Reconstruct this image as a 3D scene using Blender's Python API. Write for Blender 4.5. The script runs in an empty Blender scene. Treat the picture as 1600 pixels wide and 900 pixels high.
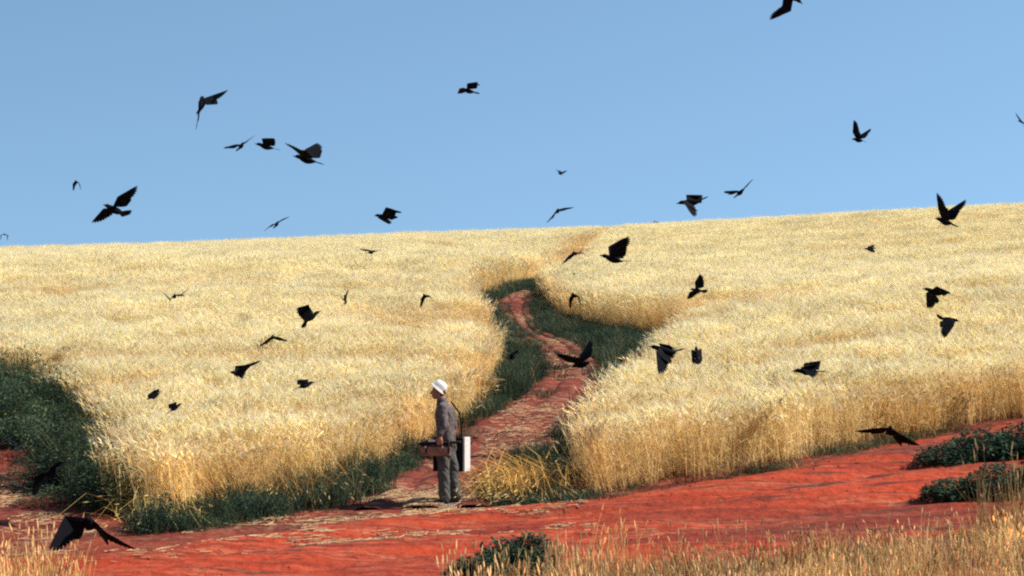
import bpy, bmesh, math, random
import numpy as np
from mathutils import Vector, Matrix, Euler

R = math.radians
sc = bpy.context.scene
C = sc.collection

# ------------------------------------------------------------------ camera
FPX = 3111.0          # focal length in pixels of a 1600 px wide frame (70 mm)
CAMH = 3.2
V0 = 430.0            # picture row of the eye level
cam = bpy.data.cameras.new('camera')
cam.sensor_width = 36.0
cam.lens = 36.0 * FPX / 1600.0
cam.shift_y = -(450.0 - V0) / 1600.0
cam.clip_start = 0.5
cam.clip_end = 20000.0
camo = bpy.data.objects.new('camera', cam)
camo.location = (0, 0, CAMH)
camo.rotation_euler = (R(90), 0, 0)
C.objects.link(camo)
sc.camera = camo

# ------------------------------------------------------------------ sky and sun
SUN_EL, SUN_AZ = R(46), R(5)       # azimuth measured from +x towards +y
SUN_DIR = Vector((math.cos(SUN_EL) * math.cos(SUN_AZ), math.cos(SUN_EL) * math.sin(SUN_AZ), math.sin(SUN_EL)))
world = bpy.data.worlds.new('World')
sc.world = world
world.use_nodes = True
wn, wl = world.node_tree.nodes, world.node_tree.links
wn.clear()
sky = wn.new('ShaderNodeTexSky')
sky.sky_type = 'NISHITA'
sky.sun_disc = False
sky.sun_elevation = SUN_EL
sky.sun_rotation = math.pi / 2 - SUN_AZ
sky.altitude = 600
sky.air_density = 1.0
sky.dust_density = 0.0
sky.ozone_density = 1.8
bg = wn.new('ShaderNodeBackground')
bg.inputs['Strength'].default_value = 0.108
wo = wn.new('ShaderNodeOutputWorld')
# the air is very dry and clear: no white band at the horizon
wtc = wn.new('ShaderNodeTexCoord')
wad = wn.new('ShaderNodeVectorMath'); wad.operation = 'ADD'; wad.inputs[1].default_value = (0, 0, .30)
wl.new(wtc.outputs['Generated'], wad.inputs[0])
wl.new(wad.outputs[0], sky.inputs['Vector'])
wmx = wn.new('ShaderNodeMix'); wmx.data_type = 'RGBA'; wmx.blend_type = 'MULTIPLY'; wmx.inputs[0].default_value = 1
wmx.inputs[7].default_value = (1.0, 1.08, .97, 1)
wl.new(sky.outputs[0], wmx.inputs[6])
wl.new(wmx.outputs[2], bg.inputs['Color'])
wl.new(bg.outputs[0], wo.inputs['Surface'])

sun = bpy.data.lights.new('sun', 'SUN')
sun.energy = 4.6
sun.angle = R(0.5)
sun.color = (1.0, 0.955, 0.88)
suno = bpy.data.objects.new('sun', sun)
suno.rotation_euler = (-SUN_DIR).to_track_quat('-Z', 'Y').to_euler()
suno.location = (30, 10, 40)
C.objects.link(suno)

sc.view_settings.view_transform = 'Standard'
sc.view_settings.look = 'None'
sc.view_settings.exposure = 0.85
sc.view_settings.gamma = 1.0
sc.view_settings.use_curve_mapping = False
sc.render.engine = 'CYCLES'
sc.cycles.max_bounces = 6
sc.cycles.diffuse_bounces = 3
sc.cycles.filter_width = 2.2
sc.cycles.use_denoising = False

# ------------------------------------------------------------------ small helpers
rng = np.random.default_rng(11)
random.seed(5)


def W(px, py, d):
    """the point seen at pixel (px, py) at a distance of d metres"""
    return np.array([(px - 800.0) / FPX * d, d, CAMH - (py - V0) / FPX * d])


def tag(o, label=None, cat=None, group=None, kind=None):
    if label: o['label'] = label
    if cat: o['category'] = cat
    if group: o['group'] = group
    if kind: o['kind'] = kind
    return o


def mesh_obj(name, verts, faces, mat=None, parent=None, smooth=False, link=True):
    me = bpy.data.meshes.new(name)
    me.from_pydata([tuple(v) for v in verts], [], [tuple(f) for f in faces])
    me.update()
    if mat:
        for m in (mat if isinstance(mat, (list, tuple)) else [mat]):
            me.materials.append(m)
    if smooth:
        me.polygons.foreach_set('use_smooth', [True] * len(me.polygons))
    o = bpy.data.objects.new(name, me)
    if link:
        C.objects.link(o)
    if parent:
        o.parent = parent
    return o


def empty(name, loc=(0, 0, 0), rz=0.0):
    o = bpy.data.objects.new(name, None)
    o.empty_display_size = 0.2
    o.location = loc
    o.rotation_euler = (0, 0, rz)
    C.objects.link(o)
    return o


# value noise on the plane, used for terrain relief and for patches in the fields
_perm = np.random.default_rng(77).random((256, 256))


def vnoise(x, y):
    x = np.asarray(x, float); y = np.asarray(y, float)
    xi = np.floor(x).astype(int); yi = np.floor(y).astype(int)
    fx = x - xi; fy = y - yi
    fx = fx * fx * (3 - 2 * fx); fy = fy * fy * (3 - 2 * fy)
    a = _perm[xi % 256, yi % 256]; b = _perm[(xi + 1) % 256, yi % 256]
    c = _perm[xi % 256, (yi + 1) % 256]; d = _perm[(xi + 1) % 256, (yi + 1) % 256]
    return (a * (1 - fx) + b * fx) * (1 - fy) + (c * (1 - fx) + d * fx) * fy - 0.5


def fbm(x, y, oct=4):
    s = 0; a = 1.0
    for k in range(oct):
        s = s + a * vnoise(x * 2 ** k + 13.7 * k, y * 2 ** k + 5.1 * k); a *= 0.5
    return s


# ------------------------------------------------------------------ layout (pixel, pixel, metres away)
LF = [(-700, 590, 50), (-300, 596, 46), (-100, 603, 42.5), (20, 612, 40), (98, 648, 36), (148, 700, 32.5), (182, 760, 28.5), (198, 811, 26),
      (330, 798, 26.8), (450, 778, 27.8), (560, 748, 29.2), (640, 712, 31.3), (696, 682, 33.5), (738, 645, 36.3),
      (768, 604, 39.8), (777, 573, 43.3), (768, 547, 46.8), (758, 522, 50.6), (746, 491, 55.3), (744, 468, 60),
      (762, 452, 64), (800, 440, 69), (850, 425, 78), (900, 405, 100), (960, 375, 140)]
PL = [(540, 800, 26.6), (590, 768, 28), (604, 742, 29.5), (668, 717, 31.2), (727, 667, 34.5), (789, 636, 37.2), (839, 600, 41),
      (844, 574, 44), (840, 556, 47), (822, 540, 49.5), (802, 525, 52), (783, 499, 56), (775, 482, 59), (785, 467, 62), (822, 455, 65), (842, 447, 69), (870, 436, 78)]
PR_ = [(775, 800, 26.8), (760, 772, 28.3), (790, 742, 29.8), (850, 705, 32), (900, 672, 34.2), (930, 640, 36.8), (947, 612, 39),
       (951, 590, 41), (945, 570, 43), (910, 541, 48), (880, 529, 50), (848, 519, 52), (834, 504, 54.5), (832, 480, 59), (838, 466, 62), (846, 458, 65), (860, 449, 69), (884, 437, 78)]
RFp = [(903, 768, 27.2), (912, 735, 29.3), (932, 690, 33), (972, 652, 36), (1005, 618, 38.7), (1032, 590, 41.5), (1056, 562, 44.8), (1060, 538, 48), (1010, 521, 50),
       (940, 511, 52.3), (888, 497, 55.2), (858, 472, 60.8), (860, 458, 65), (886, 448, 70), (912, 430, 80), (948, 400, 105), (985, 370, 140)]
RFf = [(903, 768, 27.2), (960, 768, 27.1), (1000, 762, 27.3), (1100, 745, 27.8), (1200, 733, 28.5), (1290, 708, 29.5), (1400, 688, 30.5),
       (1500, 667, 31.4), (1600, 650, 32.2), (1900, 605, 35), (2300, 560, 39)]
extra = [(0, 840, 25), (100, 830, 25.4), (300, 860, 23.2), (300, 824, 25.2), (700, 785, 28), (700, 860, 23.2), (1000, 790, 25.6), (1300, 770, 25.4),
         (1600, 700, 28.6), (1600, 790, 24), (400, 900, 21.2), (1000, 885, 21.5), (1500, 850, 22), (-300, 850, 24.5), (1900, 660, 31)]
ctrl = [W(*p) for p in LF[:22] + PL + PR_ + RFp[:14] + RFf + extra]
for x_, y_, z_ in [(-15, 60, 1.95), (15, 60, 2.9), (11, 45, 2.05), (-9, 50, 1.6), (26, 60, 3.4), (-28, 60, 1.9), (0, 14, .2), (-8, 14, .1), (8, 14, .5), (0, 4, .6), (-20, 14, 0), (20, 14, 1.2), (24, 38, 1.9), (-20, 34, .5)]:
    ctrl.append(np.array([x_, y_, z_]))
for px, py in [(-300, 395), (0, 387), (300, 378), (600, 366), (800, 360), (1000, 354), (1200, 343), (1400, 331), (1600, 320), (1900, 305)]:
    p = W(px, py, 140.0); p[2] -= 0.98; ctrl.append(p)
    q = p.copy(); q[0] *= 100 / 140; q[1] = 100; q[2] = p[2] * .80 - .12; ctrl.append(q)
ctrl = np.array(ctrl)


def _tps(a, b):
    r2 = ((a[:, None, :2] - b[None, :, :2]) ** 2).sum(-1) * 1e-3
    return r2 * np.log(r2 + 1e-9)


_n = len(ctrl)
_A = np.zeros((_n + 3, _n + 3))
_A[:_n, :_n] = _tps(ctrl, ctrl) + np.eye(_n) * 0.02
_A[:_n, _n] = 1; _A[:_n, _n + 1:] = ctrl[:, :2] * .01
_A[_n:, :_n] = _A[:_n, _n:].T
_sol = np.linalg.solve(_A, np.concatenate([ctrl[:, 2], np.zeros(3)]))


def terrain(x, y):
    x = np.asarray(x, float); y = np.asarray(y, float)
    shp = np.broadcast(x, y).shape
    x = np.broadcast_to(x, shp).ravel(); y = np.broadcast_to(y, shp).ravel()
    lim = 12 + .33 * np.clip(y, 0, 140)
    xc = lim * 1.35 * np.tanh(x / (lim * 1.35)) ; yc = np.clip(y, 0, 142)
    xc = np.where(np.abs(x) < lim, x, np.sign(x) * (lim + 10 * np.tanh((np.abs(x) - lim) / 10)))
    z = np.empty(len(x))
    for i in range(0, len(x), 20000):
        P = np.stack([xc[i:i + 20000], yc[i:i + 20000]], 1)
        z[i:i + 20000] = _tps(P, ctrl) @ _sol[:_n] + _sol[_n] + P @ _sol[_n + 1:] * .01
    over = np.clip(y - 142, 0, None)
    z = z - np.where(over < 40, .0016 * over ** 2, 2.56 + .10 * (over - 40))
    w = np.clip(over / 200, 0, 1)
    z = z * (1 - w) + np.maximum(z, -14) * w
    return z.reshape(shp)


def T1(x, y):
    return float(terrain(np.array([x]), np.array([y]))[0])


def XY(pts):
    return np.array([W(*p)[:2] for p in pts])


def smooth_line(P, n):
    """Catmull-Rom through the points, resampled evenly"""
    P = np.asarray(P, float)
    Q = np.vstack([2 * P[0] - P[1], P, 2 * P[-1] - P[-2]])
    out = []
    for i in range(1, len(Q) - 2):
        for t in np.linspace(0, 1, 16, endpoint=False):
            a, b, c, d = Q[i - 1], Q[i], Q[i + 1], Q[i + 2]
            out.append(.5 * (2 * b + (c - a) * t + (2 * a - 5 * b + 4 * c - d) * t * t + (3 * b - a - 3 * c + d) * t ** 3))
    out.append(P[-1])
    out = np.array(out)
    s = np.concatenate([[0], np.cumsum(np.linalg.norm(np.diff(out, axis=0), axis=1))])
    u = np.linspace(0, s[-1], n)
    return np.stack([np.interp(u, s, out[:, k]) for k in range(2)], 1)


def inside(poly, x, y):
    r = np.zeros(len(x), bool)
    j = len(poly) - 1
    for i in range(len(poly)):
        xi, yi = poly[i]; xj, yj = poly[j]
        c = ((yi > y) != (yj > y)) & (x < (xj - xi) * (y - yi) / (yj - yi + 1e-12) + xi)
        r ^= c; j = i
    return r


def edge_dist(line, x, y):
    """distance to a polyline"""
    best = np.full(len(x), 1e9)
    for a, b in zip(line[:-1], line[1:]):
        d = b - a; L = d @ d + 1e-12
        t = np.clip(((x - a[0]) * d[0] + (y - a[1]) * d[1]) / L, 0, 1)
        best = np.minimum(best, np.hypot(x - a[0] - t * d[0], y - a[1] - t * d[1]))
    return best


# ------------------------------------------------------------------ materials
def new_mat(name):
    m = bpy.data.materials.new(name)
    m.use_nodes = True
    n = m.node_tree.nodes
    return m, n, m.node_tree.links, n['Principled BSDF']


def simple_mat(name, col, rough=.8, var=.0, scale=8., bump=0., spec=.08):
    m, n, l, b = new_mat(name)
    b.inputs['Roughness'].default_value = rough
    b.inputs['Specular IOR Level'].default_value = spec
    b.inputs['Base Color'].default_value = (*col, 1)
    if var or bump:
        tc = n.new('ShaderNodeTexCoord'); no = n.new('ShaderNodeTexNoise')
        no.inputs['Scale'].default_value = scale; no.inputs['Detail'].default_value = 6
        l.new(tc.outputs['Object'], no.inputs['Vector'])
        if var:
            hs = n.new('ShaderNodeMapRange')
            hs.inputs[1].default_value = .3; hs.inputs[2].default_value = .7
            hs.inputs[3].default_value = 1 - var; hs.inputs[4].default_value = 1 + var
            l.new(no.outputs[0], hs.inputs[0])
            mx = n.new('ShaderNodeVectorMath'); mx.operation = 'SCALE'
            mx.inputs[0].default_value = col
            l.new(hs.outputs[0], mx.inputs['Scale']); l.new(mx.outputs[0], b.inputs['Base Color'])
        if bump:
            bp = n.new('ShaderNodeBump'); bp.inputs['Strength'].default_value = bump; bp.inputs['Distance'].default_value = .02
            l.new(no.outputs[0], bp.inputs['Height']); l.new(bp.outputs[0], b.inputs['Normal'])
    return m


def soil_mat(name, c1, c2, c3, straw, straw_amt, stretch=(1, 1, 1), stain=None):
    """red earth: two earth tones, dusty spots and trodden-in straw"""
    m, n, l, b = new_mat(name)
    b.inputs['Roughness'].default_value = .95
    b.inputs['Specular IOR Level'].default_value = .1
    g = n.new('ShaderNodeNewGeometry')
    mp = n.new('ShaderNodeMapping'); mp.inputs['Scale'].default_value = stretch
    l.new(g.outputs['Position'], mp.inputs['Vector'])

    def noise(s, d, off, vec):
        a = n.new('ShaderNodeTexNoise'); a.inputs['Scale'].default_value = s; a.inputs['Detail'].default_value = d
        o = n.new('ShaderNodeVectorMath'); o.operation = 'ADD'; o.inputs[1].default_value = (off, off * .7, 0)
        l.new(vec, o.inputs[0]); l.new(o.outputs[0], a.inputs['Vector'])
        return a.outputs[0]

    def ramp(v, lo, hi):
        r = n.new('ShaderNodeMapRange'); r.inputs[1].default_value = lo; r.inputs[2].default_value = hi
        l.new(v, r.inputs[0]); return r.outputs[0]

    def mix(f, a, c):
        x = n.new('ShaderNodeMix'); x.data_type = 'RGBA'
        l.new(f, x.inputs[0])
        for s, v in ((x.inputs[6], a), (x.inputs[7], c)):
            if isinstance(v, tuple): s.default_value = (*v, 1)
            else: l.new(v, s)
        return x.outputs[2]
    P = mp.outputs[0]
    col = mix(ramp(noise(.9, 6, 3, P), .38, .62), c1, c2)
    col = mix(ramp(noise(3.5, 8, 40, P), .54, .70), col, c3)
    if stain:
        col = mix(ramp(noise(.33, 7, 200, P), .56, .68), col, stain)
        col = mix(ramp(noise(1.6, 9, 260, P), .60, .66), col, stain)
    s1 = n.new('ShaderNodeMath'); s1.operation = 'MULTIPLY'
    l.new(ramp(noise(.7, 3, 80, P), .45, .62), s1.inputs[0]); l.new(ramp(noise(9, 9, 120, P), .50, .60), s1.inputs[1])
    s2 = n.new('ShaderNodeMath'); s2.operation = 'MULTIPLY'; s2.inputs[1].default_value = straw_amt
    l.new(s1.outputs[0], s2.inputs[0])
    col = mix(s2.outputs[0], col, straw)
    l.new(col, b.inputs['Base Color'])
    bp = n.new('ShaderNodeBump'); bp.inputs['Strength'].default_value = 1.0; bp.inputs['Distance'].default_value = .09
    l.new(noise(5, 9, 0, g.outputs['Position']), bp.inputs['Height'])
    l.new(bp.outputs[0], b.inputs['Normal'])
    return m


def plant_mat(name, trans=.35, rough=.7):
    """plant colour from the mesh's own colour attribute, varied for each clump"""
    m, n, l, b = new_mat(name)
    a = n.new('ShaderNodeAttribute'); a.attribute_name = 'col'
    t = n.new('ShaderNodeAttribute'); t.attribute_type = 'INSTANCER'; t.attribute_name = 'tint'
    mx = n.new('ShaderNodeMix'); mx.data_type = 'RGBA'; mx.blend_type = 'MULTIPLY'; mx.inputs[0].default_value = 1
    l.new(a.outputs['Color'], mx.inputs[6]); l.new(t.outputs['Color'], mx.inputs[7])
    l.new(mx.outputs[2], b.inputs['Base Color'])
    b.inputs['Roughness'].default_value = rough
    b.inputs['Specular IOR Level'].default_value = .06
    tr = n.new('ShaderNodeBsdfTranslucent'); l.new(mx.outputs[2], tr.inputs['Color'])
    ms = n.new('ShaderNodeMixShader'); ms.inputs[0].default_value = trans
    l.new(b.outputs[0], ms.inputs[1]); l.new(tr.outputs[0], ms.inputs[2])
    l.new(ms.outputs[0], n['Material Output'].inputs['Surface'])
    return m


M = {}
M['ground'] = soil_mat('red_earth', (.19, .034, .018), (.095, .022, .015), (.22, .07, .04), (.40, .24, .13), .5)
M['road'] = soil_mat('red_road_earth', (.34, .042, .015), (.20, .027, .013), (.36, .072, .034), (.36, .14, .075), .5, (.35, 1.9, 1), (.115, .026, .017))
M['path'] = soil_mat('red_path_earth', (.165, .033, .020), (.090, .022, .016), (.22, .075, .046), (.38, .22, .13), .6, (.5, 1.3, 1))
M['wheat'] = plant_mat('ripe_wheat', .5)
M['grass'] = plant_mat('green_grass', .25, .6)
M['dry'] = plant_mat('dry_grass', .3)

# ------------------------------------------------------------------ ground, road and path
LFl = XY(LF); RFl = XY(RFp); RFfl = XY(RFf)


def grid_axis(lo, hi, fine_lo, fine_hi, step, n_out):
    a = -np.geomspace(1, 1 + abs(lo - fine_lo), n_out)[::-1] + 1 + fine_lo
    b = np.arange(fine_lo, fine_hi, step)
    c = np.geomspace(1, 1 + abs(hi - fine_hi), n_out) - 1 + fine_hi
    return np.unique(np.concatenate([a[:-1], b, c]))


gx = grid_axis(-4000, 4000, -34, 34, .4, 34)
gy = grid_axis(-300, 9000, 4, 72, .4, 60)
GX, GY = np.meshgrid(gx, gy)
GZ = terrain(GX, GY) + .05 * fbm(GX * .7, GY * .7) * (GY < 160)
nv = len(gx)
ids = np.arange(GX.size).reshape(GX.shape)
fc = np.stack([ids[:-1, :-1], ids[:-1, 1:], ids[1:, 1:], ids[1:, :-1]], -1).reshape(-1, 4)
tag(mesh_obj('ground', np.stack([GX, GY, GZ], -1).reshape(-1, 3), fc.tolist(), M['ground'], smooth=True), kind='structure')


def strip(name, A, B, n, m, mat, lift, rut):
    a = smooth_line(A, n); b = smooth_line(B, n)
    t = np.linspace(0, 1, m)
    P = a[:, None, :] * (1 - t)[None, :, None] + b[:, None, :] * t[None, :, None]
    # ragged edges
    k = np.arange(n)
    P[:, 0] += .45 * fbm(k[:, None] * .13, np.array([[0.5, 9.3]]))
    P[:, -1] += .55 * fbm(k[:, None] * .13, np.array([[31.5, 57.3]]))
    x, y = P[..., 0], P[..., 1]
    rise = np.clip(np.minimum(t, 1 - t) / .14, 0, 1); rise = rise * rise * (3 - 2 * rise)
    z = terrain(x, y) + .05 * fbm(x * .7, y * .7) + lift * rise[None, :]
    z += .035 * fbm(x * 2.2, y * 2.2, 4) + .018 * fbm(x * 6.5, y * 6.5, 3)
    for c in rut:
        z -= (.075 + .05 * vnoise(np.arange(n) * .11, c * 50))[:, None] * np.exp(-((t[None, :] - c - .05 * vnoise(np.arange(n) * .06, c * 90)[:, None]) / .06) ** 2)
    z[:, 0] -= .05; z[:, -1] -= .05
    i = np.arange(n * m).reshape(n, m)
    f = np.stack([i[:-1, :-1], i[:-1, 1:], i[1:, 1:], i[1:, :-1]], -1).reshape(-1, 4)
    o = mesh_obj(name, np.stack([x, y, z], -1).reshape(-1, 3), f.tolist(), mat, smooth=True)
    if o.data.polygons[0].normal.z < 0:
        o.data.flip_normals()
    return tag(o, kind='structure')


road_far = np.vstack([[[-30, 27.0], [-16, 24.2], [-9, 22.8]], XY([(100, 866, 23.0), (300, 850, 23.8), (420, 834, 24.8), (560, 815, 25.9), (700, 802, 26.7), (800, 795, 26.9), (900, 785, 26.5),
                   (1000, 767, 27.0), (1100, 750, 27.5), (1200, 738, 28.2), (1290, 713, 29.2), (1400, 693, 30.2), (1500, 672, 31.1), (1600, 654, 32), (1900, 608, 34.8), (2300, 564, 38.6)])])
road_near = np.array([[-30, 17], [-16, 18.3], [-9, 19.0], [-6, 19.8], [-4, 19.4], [-2, 19.5], [-.5, 20.6], [1, 21.2], [2.5, 21.6], [3.6, 21.9], [5, 22.2], [6.5, 22.5], [8.5, 23.2], [11, 24.8], [14, 28], [19, 34]])
strip('dirt_road', road_far, road_near, 260, 46, M['road'], .075, (.3, .62))
strip('field_path', XY(PL), XY(PR_), 260, 26, M['path'], .05, (.3, .68))


from mathutils.bvhtree import BVHTree
bpy.context.view_layer.update()
_dg = bpy.context.evaluated_depsgraph_get()
_trees = [BVHTree.FromObject(bpy.data.objects[n], _dg) for n in ('ground', 'dirt_road', 'field_path')]


def surf(x, y):
    """height of the topmost earth surface"""
    z = -99
    for t in _trees:
        h = t.ray_cast(Vector((x, y, 60)), Vector((0, 0, -1)))
        if h[0]: z = max(z, h[0].z)
    return z


def surfs(x, y):
    return np.array([surf(a, b) for a, b in zip(x, y)])

# ------------------------------------------------------------------ plants: clump prototypes
class Tuft:
    def __init__(self):
        self.v = []; self.f = []; self.c = []

    def ribbon(self, pts, w0, w1, col, side=None):
        """a blade: flat strip along pts, tapering from w0 to w1"""
        pts = np.asarray(pts, float); n = len(pts)
        if side is None:
            a = random.uniform(0, math.pi); side = np.array([math.cos(a), math.sin(a), 0])
        k = len(self.v)
        for i, p in enumerate(pts):
            w = w0 + (w1 - w0) * i / (n - 1)
            self.v += [p - side * w / 2, p + side * w / 2]; self.c += [col, col]
        for i in range(n - 1):
            self.f.append((k + 2 * i, k + 2 * i + 1, k + 2 * i + 3, k + 2 * i + 2))

    def spindle(self, a, b, r, col, fat=.35):
        """an ear or seed head: long four-sided spindle"""
        a = np.asarray(a, float); b = np.asarray(b, float); d = b - a
        u = np.cross(d, [.3, .9, .1]); u /= np.linalg.norm(u) + 1e-9
        w = np.cross(d, u); w /= np.linalg.norm(w) + 1e-9
        k = len(self.v); c = a + d * fat; c2 = a + d * .75
        self.v += [a, c + u * r, c + w * r, c - u * r, c - w * r, c2 + u * r * .7, c2 + w * r * .7, c2 - u * r * .7, c2 - w * r * .7, b]
        self.c += [col] * 10
        for i in range(4):
            j = (i + 1) % 4
            self.f += [(k, k + 1 + j, k + 1 + i), (k + 1 + i, k + 1 + j, k + 5 + j, k + 5 + i), (k + 9, k + 5 + i, k + 5 + j)]

    def tri(self, a, b, c, col):
        k = len(self.v); self.v += [a, b, c]; self.c += [col] * 3; self.f.append((k, k + 1, k + 2))

    def build(self, name, mat, parent=None, link=True):
        o = mesh_obj(name, self.v, self.f, mat, parent, link=link)
        at = o.data.attributes.new('col', 'FLOAT_COLOR', 'POINT')
        at.data.foreach_set('color', np.hstack([np.array(self.c, float), np.ones((len(self.c), 1))]).ravel())
        return o


def vary(c, a=.18):
    k = 1 + random.uniform(-a, a)
    return (c[0] * k, c[1] * k * (1 + random.uniform(-.07, .07)), c[2] * k * (1 + random.uniform(-.15, .15)))


EAR = (.90, .80, .49); AWN = (.94, .87, .62); STEM = (.83, .62, .28); LEAF = (.84, .65, .31)


def wheat_clump(n, rad, hgt, ws, wind=(.0, .0), ear=1.0, leaves=2, awns=4, droop=1.0):
    t = Tuft()
    for k in range(n):
        r = rad * math.sqrt(random.random()); a = random.uniform(0, 2 * math.pi)
        b = np.array([r * math.cos(a), r * math.sin(a), 0])
        h = hgt * random.uniform(.80, 1.04)
        lx, ly = random.gauss(wind[0], .09) * h, random.gauss(wind[1], .09) * h
        top = b + [lx, ly, h * .93]
        mid = b + [lx * .35, ly * .35, h * .5]
        t.ribbon([b, mid, top], ws, ws * .8, vary(STEM))
        ang = math.atan2(ly, lx) + random.gauss(0, .5); hd = np.array([math.cos(ang), math.sin(ang), 0])
        nod = random.uniform(.2, 1.25) * droop
        L = random.uniform(.085, .12) * ear
        d = hd * math.sin(nod) + np.array([0, 0, math.cos(nod)])
        e = top + d * L
        ec = vary(EAR, .09)
        t.spindle(top, e, .0085 * ear * (ws / .007) ** .5, ec)
        for j in range(awns):
            q = d + np.array([random.gauss(0, .28), random.gauss(0, .28), random.gauss(0, .2)])
            s = top + d * L * random.uniform(.2, .9)
            sd = np.array([random.gauss(0, 1), random.gauss(0, 1), 0]); sd *= .0018 * (ws / .007) / (np.linalg.norm(sd) + 1e-9)
            t.tri(s - sd, s + sd, s + q * random.uniform(.09, .15), vary(AWN, .1))
        for j in range(leaves):
            z = random.uniform(.2, .75) * h; p = b + [lx * z / h * .8, ly * z / h * .8, z]
            a2 = random.uniform(0, 2 * math.pi); o = np.array([math.cos(a2), math.sin(a2), 0])
            ll = random.uniform(.12, .28)
            t.ribbon([p, p + o * ll * .5 + [0, 0, ll * .35], p + o * ll + [0, 0, -ll * random.uniform(0, .7)]], ws * 1.6, .001, vary(LEAF, .25))
    return t


def grass_clump(n, rad, hgt, w, cols, lean=.5, seed=0., seedcol=(.5, .36, .17)):
    t = Tuft()
    for k in range(n):
        r = rad * math.sqrt(random.random()); a = random.uniform(0, 2 * math.pi)
        b = np.array([r * math.cos(a), r * math.sin(a), -.02])
        h = hgt * random.uniform(.45, 1.05)
        o = np.array([math.cos(a) * .6 + random.gauss(0, .6), math.sin(a) * .6 + random.gauss(0, .6), 0])
        o *= lean * random.uniform(.3, 1.2)
        col = vary(random.choice(cols), .25)
        p1 = b + o * h * .18 + [0, 0, h * .45]; p2 = b + o * h * .55 + [0, 0, h * .82]; p3 = b + o * h * 1.0 + [0, 0, h * random.uniform(.75, 1.0)]
        t.ribbon([b, p1, p2, p3], w, w * .12, col)
        if random.random() < seed:
            top = b + o * h * .3 + [0, 0, h * 1.08]
            t.ribbon([b, (b + top) / 2 - o * h * .05, top], w * .45, w * .35, vary(STEM))
            e = top + np.array([o[0] * .3, o[1] * .3, 1]) * random.uniform(.07, .13)
            t.spindle(top, e, .009, vary(seedcol, .2))
    return t


def leafy_clump(n, rad, hgt, size, cols):
    """low broad-leaved weeds: many small leaves on short stalks"""
    t = Tuft()
    for k in range(n):
        r = rad * math.sqrt(random.random()); a = random.uniform(0, 2 * math.pi)
        z = hgt * (1 - (r / rad) ** 2 * .55) * random.uniform(.25, 1.0)
        p = np.array([r * math.cos(a), r * math.sin(a), z])
        col = vary(random.choice(cols), .3)
        u = np.array([random.gauss(0, 1), random.gauss(0, 1), random.gauss(0, .45)]); u /= np.linalg.norm(u)
        v = np.cross(u, [random.gauss(0, .3), random.gauss(0, .3), 1]); v /= np.linalg.norm(v)
        s = size * random.uniform(.6, 1.3)
        m = len(t.v)
        t.v += [p, p + u * s * .45 + v * s * .28, p + u * s, p + u * s * .45 - v * s * .28]; t.c += [col] * 4
        t.f.append((m, m + 1, m + 2, m + 3))
        if k % 5 == 0:
            t.ribbon([np.array([p[0] * .5, p[1] * .5, -.02]), p * [.8, .8, .6], p], .006, .004, vary(cols[0]))
    return t


def proto_coll(name, tufts, mat):
    c = bpy.data.collections.new(name)
    for i, t in enumerate(tufts):
        o = t.build('%s_clump_%02d' % (name, i), mat, link=False)
        c.objects.link(o)
    return c


def scatter(name, pts, rot, scl, idx, tint, coll):
    """one object: clumps instanced on its points"""
    me = bpy.data.meshes.new(name)
    me.vertices.add(len(pts))
    me.vertices.foreach_set('co', np.asarray(pts, np.float32).ravel())
    for nm, ty, key, arr in (('rot', 'FLOAT_VECTOR', 'vector', rot), ('scl', 'FLOAT_VECTOR', 'vector', scl), ('idx', 'INT', 'value', idx)):
        at = me.attributes.new(nm, ty, 'POINT'); at.data.foreach_set(key, np.asarray(arr, np.int32 if ty == 'INT' else np.float32).ravel())
    at = me.attributes.new('tint', 'FLOAT_COLOR', 'POINT')
    at.data.foreach_set('color', np.hstack([tint, np.ones((len(tint), 1))]).astype(np.float32).ravel())
    o = bpy.data.objects.new(name, me); C.objects.link(o)
    ng = bpy.data.node_groups.new(name + '_nodes', 'GeometryNodeTree')
    ng.interface.new_socket('Geometry', in_out='INPUT', socket_type='NodeSocketGeometry')
    ng.interface.new_socket('Geometry', in_out='OUTPUT', socket_type='NodeSocketGeometry')
    N, L = ng.nodes, ng.links
    gi, go = N.new('NodeGroupInput'), N.new('NodeGroupOutput')
    ip = N.new('GeometryNodeInstanceOnPoints'); ip.inputs['Pick Instance'].default_value = True
    ci = N.new('GeometryNodeCollectionInfo'); ci.inputs['Collection'].default_value = coll
    ci.inputs['Separate Children'].default_value = True; ci.inputs['Reset Children'].default_value = True

    def na(nm, ty):
        a = N.new('GeometryNodeInputNamedAttribute'); a.data_type = ty; a.inputs['Name'].default_value = nm
        return [s for s in a.outputs if s.enabled and s.name == 'Attribute'][0]
    L.new(gi.outputs[0], ip.inputs['Points']); L.new(ci.outputs[0], ip.inputs['Instance'])
    L.new(na('idx', 'INT'), ip.inputs['Instance Index'])
    e2r = N.new('FunctionNodeEulerToRotation'); L.new(na('rot', 'FLOAT_VECTOR'), e2r.inputs[0]); L.new(e2r.outputs[0], ip.inputs['Rotation'])
    L.new(na('scl', 'FLOAT_VECTOR'), ip.inputs['Scale'])
    L.new(ip.outputs[0], go.inputs[0])
    o.modifiers.new('scatter', 'NODES').node_group = ng
    return o


def jitter_grid(x0, x1, y0, y1, step):
    gx_, gy_ = np.meshgrid(np.arange(x0, x1, step), np.arange(y0, y1, step))
    return (gx_ + rng.uniform(-.5, .5, gx_.shape) * step).ravel(), (gy_ + rng.uniform(-.5, .5, gy_.shape) * step).ravel()


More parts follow.
